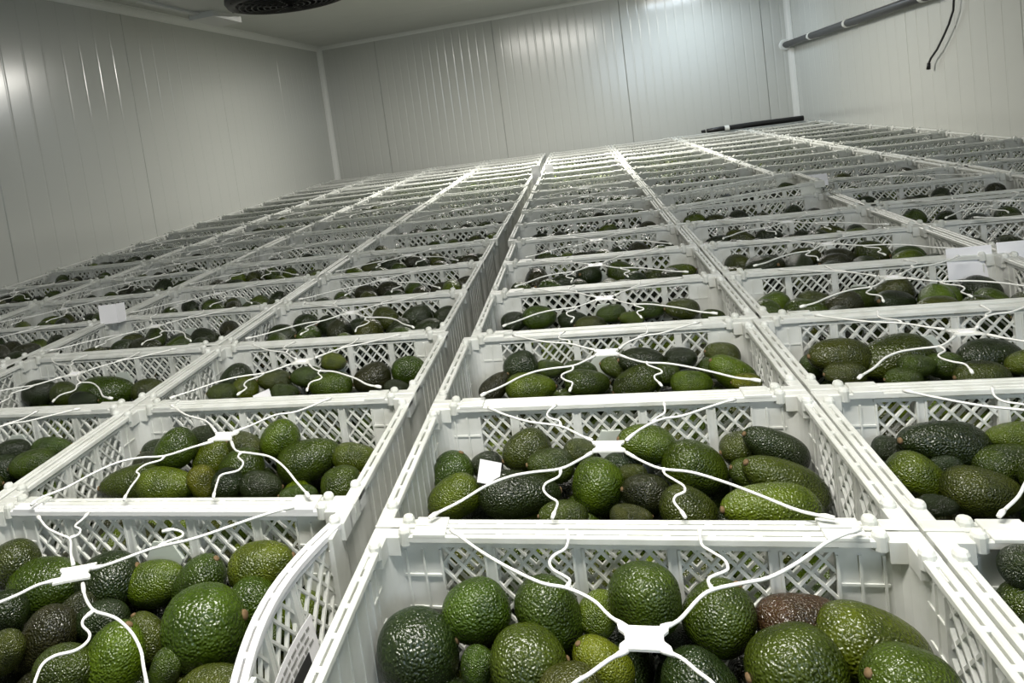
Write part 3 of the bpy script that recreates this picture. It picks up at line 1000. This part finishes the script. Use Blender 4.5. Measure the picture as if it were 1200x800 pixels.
TIE_PX = {
    (1, 1, 1): dict(plate=(713, 523), straps=[[(694, 530), (680, 538), (657, 549), (625, 553), (598, 558), (570, 569), (540, 587), (516, 599), (503, 606)],
                    [(734, 530), (752, 540), (775, 549), (810, 553), (850, 565), (890, 580), (930, 596), (957, 603), (978, 606)],
                    [(694, 516), (680, 510), (656, 499), (620, 494), (590, 485), (572, 477)], [(734, 516), (750, 503), (775, 491), (800, 487), (830, 477), (862, 467)]],
                    curls=[[(657, 549), (655, 558), (640, 566), (637, 574), (644, 582), (653, 588), (651, 597), (647, 606)],
                    [(778, 549), (779, 555), (790, 562), (801, 569), (802, 576), (792, 581), (790, 588), (797, 597), (803, 605)],
                    [(657, 498), (655, 493), (643, 489), (642, 483), (652, 474)], [(765, 494), (770, 489), (779, 483), (778, 471)]]),
    (1, 1, 0): dict(plate=(755, 748), straps=[[(735, 735), (715, 722), (695, 703), (665, 689), (635, 683), (600, 667), (570, 650), (548, 635), (528, 620)],
                    [(775, 735), (795, 727), (820, 700), (838, 690), (870, 683), (900, 677), (930, 662), (955, 645), (975, 632), (1008, 619)],
                    [(735, 762), (715, 772), (690, 790), (670, 803), (630, 845), (580, 900)], [(775, 762), (797, 770), (818, 787), (838, 803), (880, 850), (930, 900)]],
                    curls=[[(664, 688), (668, 680), (660, 674), (648, 667), (644, 658), (650, 650), (662, 643), (666, 632), (664, 620)],
                    [(835, 690), (830, 682), (833, 676), (850, 669), (853, 664), (848, 655), (832, 645), (822, 637), (820, 618)]]),
    (-1, 1, 0): dict(plate=(88, 672), straps=[[(107, 666), (130, 660), (180, 642), (230, 630), (300, 606), (345, 593)],
                     [(86, 662), (83, 648), (82, 632), (70, 626), (55, 618), (44, 604)], [(70, 679), (45, 685), (20, 697), (-20, 714), (-70, 740)],
                     [(97, 684), (100, 700), (110, 715), (128, 721), (140, 727), (155, 742), (165, 762), (168, 780), (173, 805), (182, 850)]],
                     curls=[[(186, 640), (197, 634), (212, 629), (214, 624), (204, 620.5), (190, 622)],
                     [(82, 630), (92, 626), (94, 620), (88, 616), (97, 608), (104, 600)],
                     [(109, 716), (98, 725), (97, 733), (105, 742), (102, 752), (88, 762), (65, 768), (50, 778), (42, 795), (36, 815), (20, 860)]]),
    (-1, 1, 1): dict(plate=(262, 511), straps=[[(250, 517), (225, 524), (193, 534), (165, 536), (137, 542), (106, 556), (78, 571), (50, 582), (36, 591)],
                     [(271, 517), (277, 528), (295, 531), (316, 535), (333, 547), (347, 564), (362, 581)], [(253, 506), (241, 493), (218, 486), (200, 474)],
                     [(274, 506), (295, 498), (323, 486), (348, 482), (388, 466)]],
                     curls=[[(193, 534), (188, 539), (171, 544), (160, 552), (163, 557), (153, 571), (145, 585)],
                     [(283, 530), (279, 535), (285, 542), (279, 551), (260, 556), (255, 564), (250, 582)]]),
}


def hourglass(hw, hh):
    return [(-hw * 1.35, -hh), (-hw * .55, -hh * .95), (hw * .55, -hh * .95), (hw * 1.35, -hh), (hw * 1.3, -hh * .62), (hw, -hh * .25), (hw, hh * .25),
            (hw * 1.3, hh * .62), (hw * 1.35, hh), (hw * .55, hh * .95), (-hw * .55, hh * .95), (-hw * 1.35, hh), (-hw * 1.3, hh * .62), (-hw, hh * .25), (-hw, -hh * .25), (-hw * 1.3, -hh * .62)]


PLATE = MB().prism(hourglass(.0165, .0165), -.0013, .0013)
BADGE = MB().prism([(-.010, -.006), (.010, -.006), (.010, .006), (-.010, .006)], .0013, .0024)
ME_TPLATE = PLATE.mesh('clasp', M_STRAP)
ME_TBADGE = BADGE.mesh('clasp_pad', M_PAPER)


def tie_local(d, k):
    c = onz(*d['plate'], ZT)[:2]
    f = lambda L_: [p - c for p in px_path(L_)]
    return c, [f(s) for s in d['straps']], [f(s) for s in d['curls']]


def strap_mb(path, foot=True, r=.0018):
    P = smooth_path(path)
    mb = MB()
    rs = [r * 1.5 if i < 3 else r for i in range(len(P))]
    mb.tube([(p[0], p[1], 0) for p in P], rs, 6)
    if foot:
        e_, g = P[-1], P[-3]
        d_ = (e_ - g) / (np.linalg.norm(e_ - g) + 1e-9)
        mb.tube([(*(e_ - d_ * .016), 0), (*(e_ - d_ * .008), 0), (*e_, -.001)], [r, r * 1.7, r * 1.4], 6)
    return mb


def build_tie(k, c, straps, curls, z, detail=True):
    t = bpy.data.objects.new('strap_tie', None)
    COL.objects.link(t)
    t.location = (c[0], c[1], z)
    t.empty_display_size = .03
    tag(t, 'white strap tie, ' + where(k['side'], k['c'], k['r']), 'strap tie', 'wavy white strap ties across the crates')
    p = child('clasp', ME_TPLATE, t)
    child('clasp_pad', ME_TBADGE, p)
    st = [child('strap', m, t) for m in straps]
    for m in curls: child('curl', m, t)
    return t


c1, S1, K1 = tie_local(TIE_PX[(1, 1, 1)], CR_BY[(1, 1, 1)])
VAR = []
for v in range(6):
    rs = np.random.RandomState(40 + v)

    def warp(L_, front):
        q = []
        n = len(L_)
        ph, am = rs.uniform(0, 6.28), rs.uniform(.002, .006)
        for i, p in enumerate(L_):
            u = i / max(1, n - 1)
            q.append(np.array((p[0] * rs.uniform(.99, 1.01) * (-1 if v % 2 else 1), p[1])) + np.array((0, am * math.sin(ph + 5 * u) * u * (1 - u) * 3)))
        return q
    VAR.append(([strap_mb(warp(s, 0)).mesh('strap', M_STRAP, True) for s in S1], [strap_mb(warp(s, 0), True, .0016).mesh('curl', M_STRAP, True) for s in K1]))
for k in CRATES:
    key = (k['side'], k['c'], k['r'])
    if key in TIE_PX:
        c, S, K = tie_local(TIE_PX[key], k)
        t = build_tie(k, c, [strap_mb(s).mesh('strap', M_STRAP, True) for s in S], [strap_mb(s, True, .0016).mesh('curl', M_STRAP, True) for s in K], ZT)
        if key == (-1, 1, 0): t.children[0].rotation_euler = (0, 0, .35)
        continue
    if k['r'] > 10 or (k['r'] > 5 and RNG.rand() < .55):
        continue
    S, K = VAR[RNG.randint(6)]
    c = (k['x'] + RNG.uniform(-.008, .008), k['y'] + RNG.uniform(-.006, .006))
    t = build_tie(k, c, S, K, ZT + k['z'])
    t.rotation_euler = (0, k['ry'], RNG.uniform(-.03, .03))
    if k['ry']: t.location.z += .004

# ------------------------------------------------------------------ paper tags, boards, hose
def card(name, loc, w, h, rot, label, cat='tag', fold=False, mat=M_PAPER):
    mb = MB().box(-w / 2, w / 2, -.0006, .0006, 0, h)
    if fold:
        mb.add([(w / 2, -.0006, 0), (w / 2, -.0006, h), (w / 2 + .012, w * .55, h * .97), (w / 2 + .012, w * .55, 0),
                (w / 2 - .001, .0006, 0), (w / 2 - .001, .0006, h), (w / 2 + .011, w * .55, h * .97), (w / 2 + .011, w * .55, 0)],
               [(0, 1, 2, 3), (7, 6, 5, 4), (1, 5, 6, 2), (0, 3, 7, 4), (2, 6, 7, 3)])
    o = mb.build(name, mat)
    o.location = loc; o.rotation_euler = rot
    return tag(o, label, cat)


P = onz(131, 378, .0); card('paper_tag', (P[0], P[1] - .012, .0), .062, .062, (-.06, 0, .12), 'folded white card tag standing on a crate corner left of the gap', fold=True)
P = onz(958, 219, .0); card('paper_tag', (P[0], P[1], .003), .085, .05, (-.2, 0, .05), 'small white card tag standing on a rear crate corner right of the gap')
P = onz(1152, 330, -.05); card('paper_tag', (P[0] - .01, P[1] + .03, -.048), .095, .075, (-.05, 0, .08), 'white paper sheet inside a crate corner, second column right of the gap')
P = onz(1194, 326, -.05); card('paper_tag', (P[0] + .02, P[1] + .03, -.045), .09, .075, (-.05, 0, .05), 'white paper sheet inside a crate corner, third column right of the gap')
P = onz(571, 562, -.055); card('paper_scrap', (P[0], P[1], -.062), .034, .034, (-.35, .35, .3), 'white paper scrap stuck upright between avocados in a front crate', 'paper')
P = onz(308, 465, -.045); card('paper_scrap', (P[0], P[1], -.052), .040, .018, (-.5, -.3, .2), 'narrow white paper scrap on avocados left of the gap', 'paper')
for px, lab in ((629, 'white corner board standing up on the left of the long gap'), (644, 'short white corner board standing up on the right of the long gap')):
    right = px > 640
    P = onz(px, 208 if not right else 200, 0)
    hgt = .085 if not right else .05
    mb = MB().box(-.03, .03, -.002, .002, -.10, hgt).box(.028 if not right else -.03, .03 if not right else -.028, -.002, .05, -.10, hgt)
    o = mb.build('corner_board', M_PAPER)
    o.location = (P[0], P[1], 0)
    tag(o, lab, 'board')
ho = bpy.data.objects.new('black_hose', None); COL.objects.link(ho); ho.location = (1.5, 7.96, .031)
tag(ho, 'black rubber hose lying along the back wall on the last crates', 'hose')
MB().tube([(0, -.03, 0), (.12, 0, .0), (.4, .01, .003), (.85, .02, .002)], [.020, .024, .026, .026], 12).build('hose', M_RUBBER, ho, True)
MB().tube([(.16, -.003, .0), (.20, .0, .0)], .0275, 12).build('clip', M_TRIM, ho)
MB().tube([(-.05, -.04, 0), (-.02, -.03, 0)], [.014, .018], 10).build('nozzle', M_RUBBER, ho)
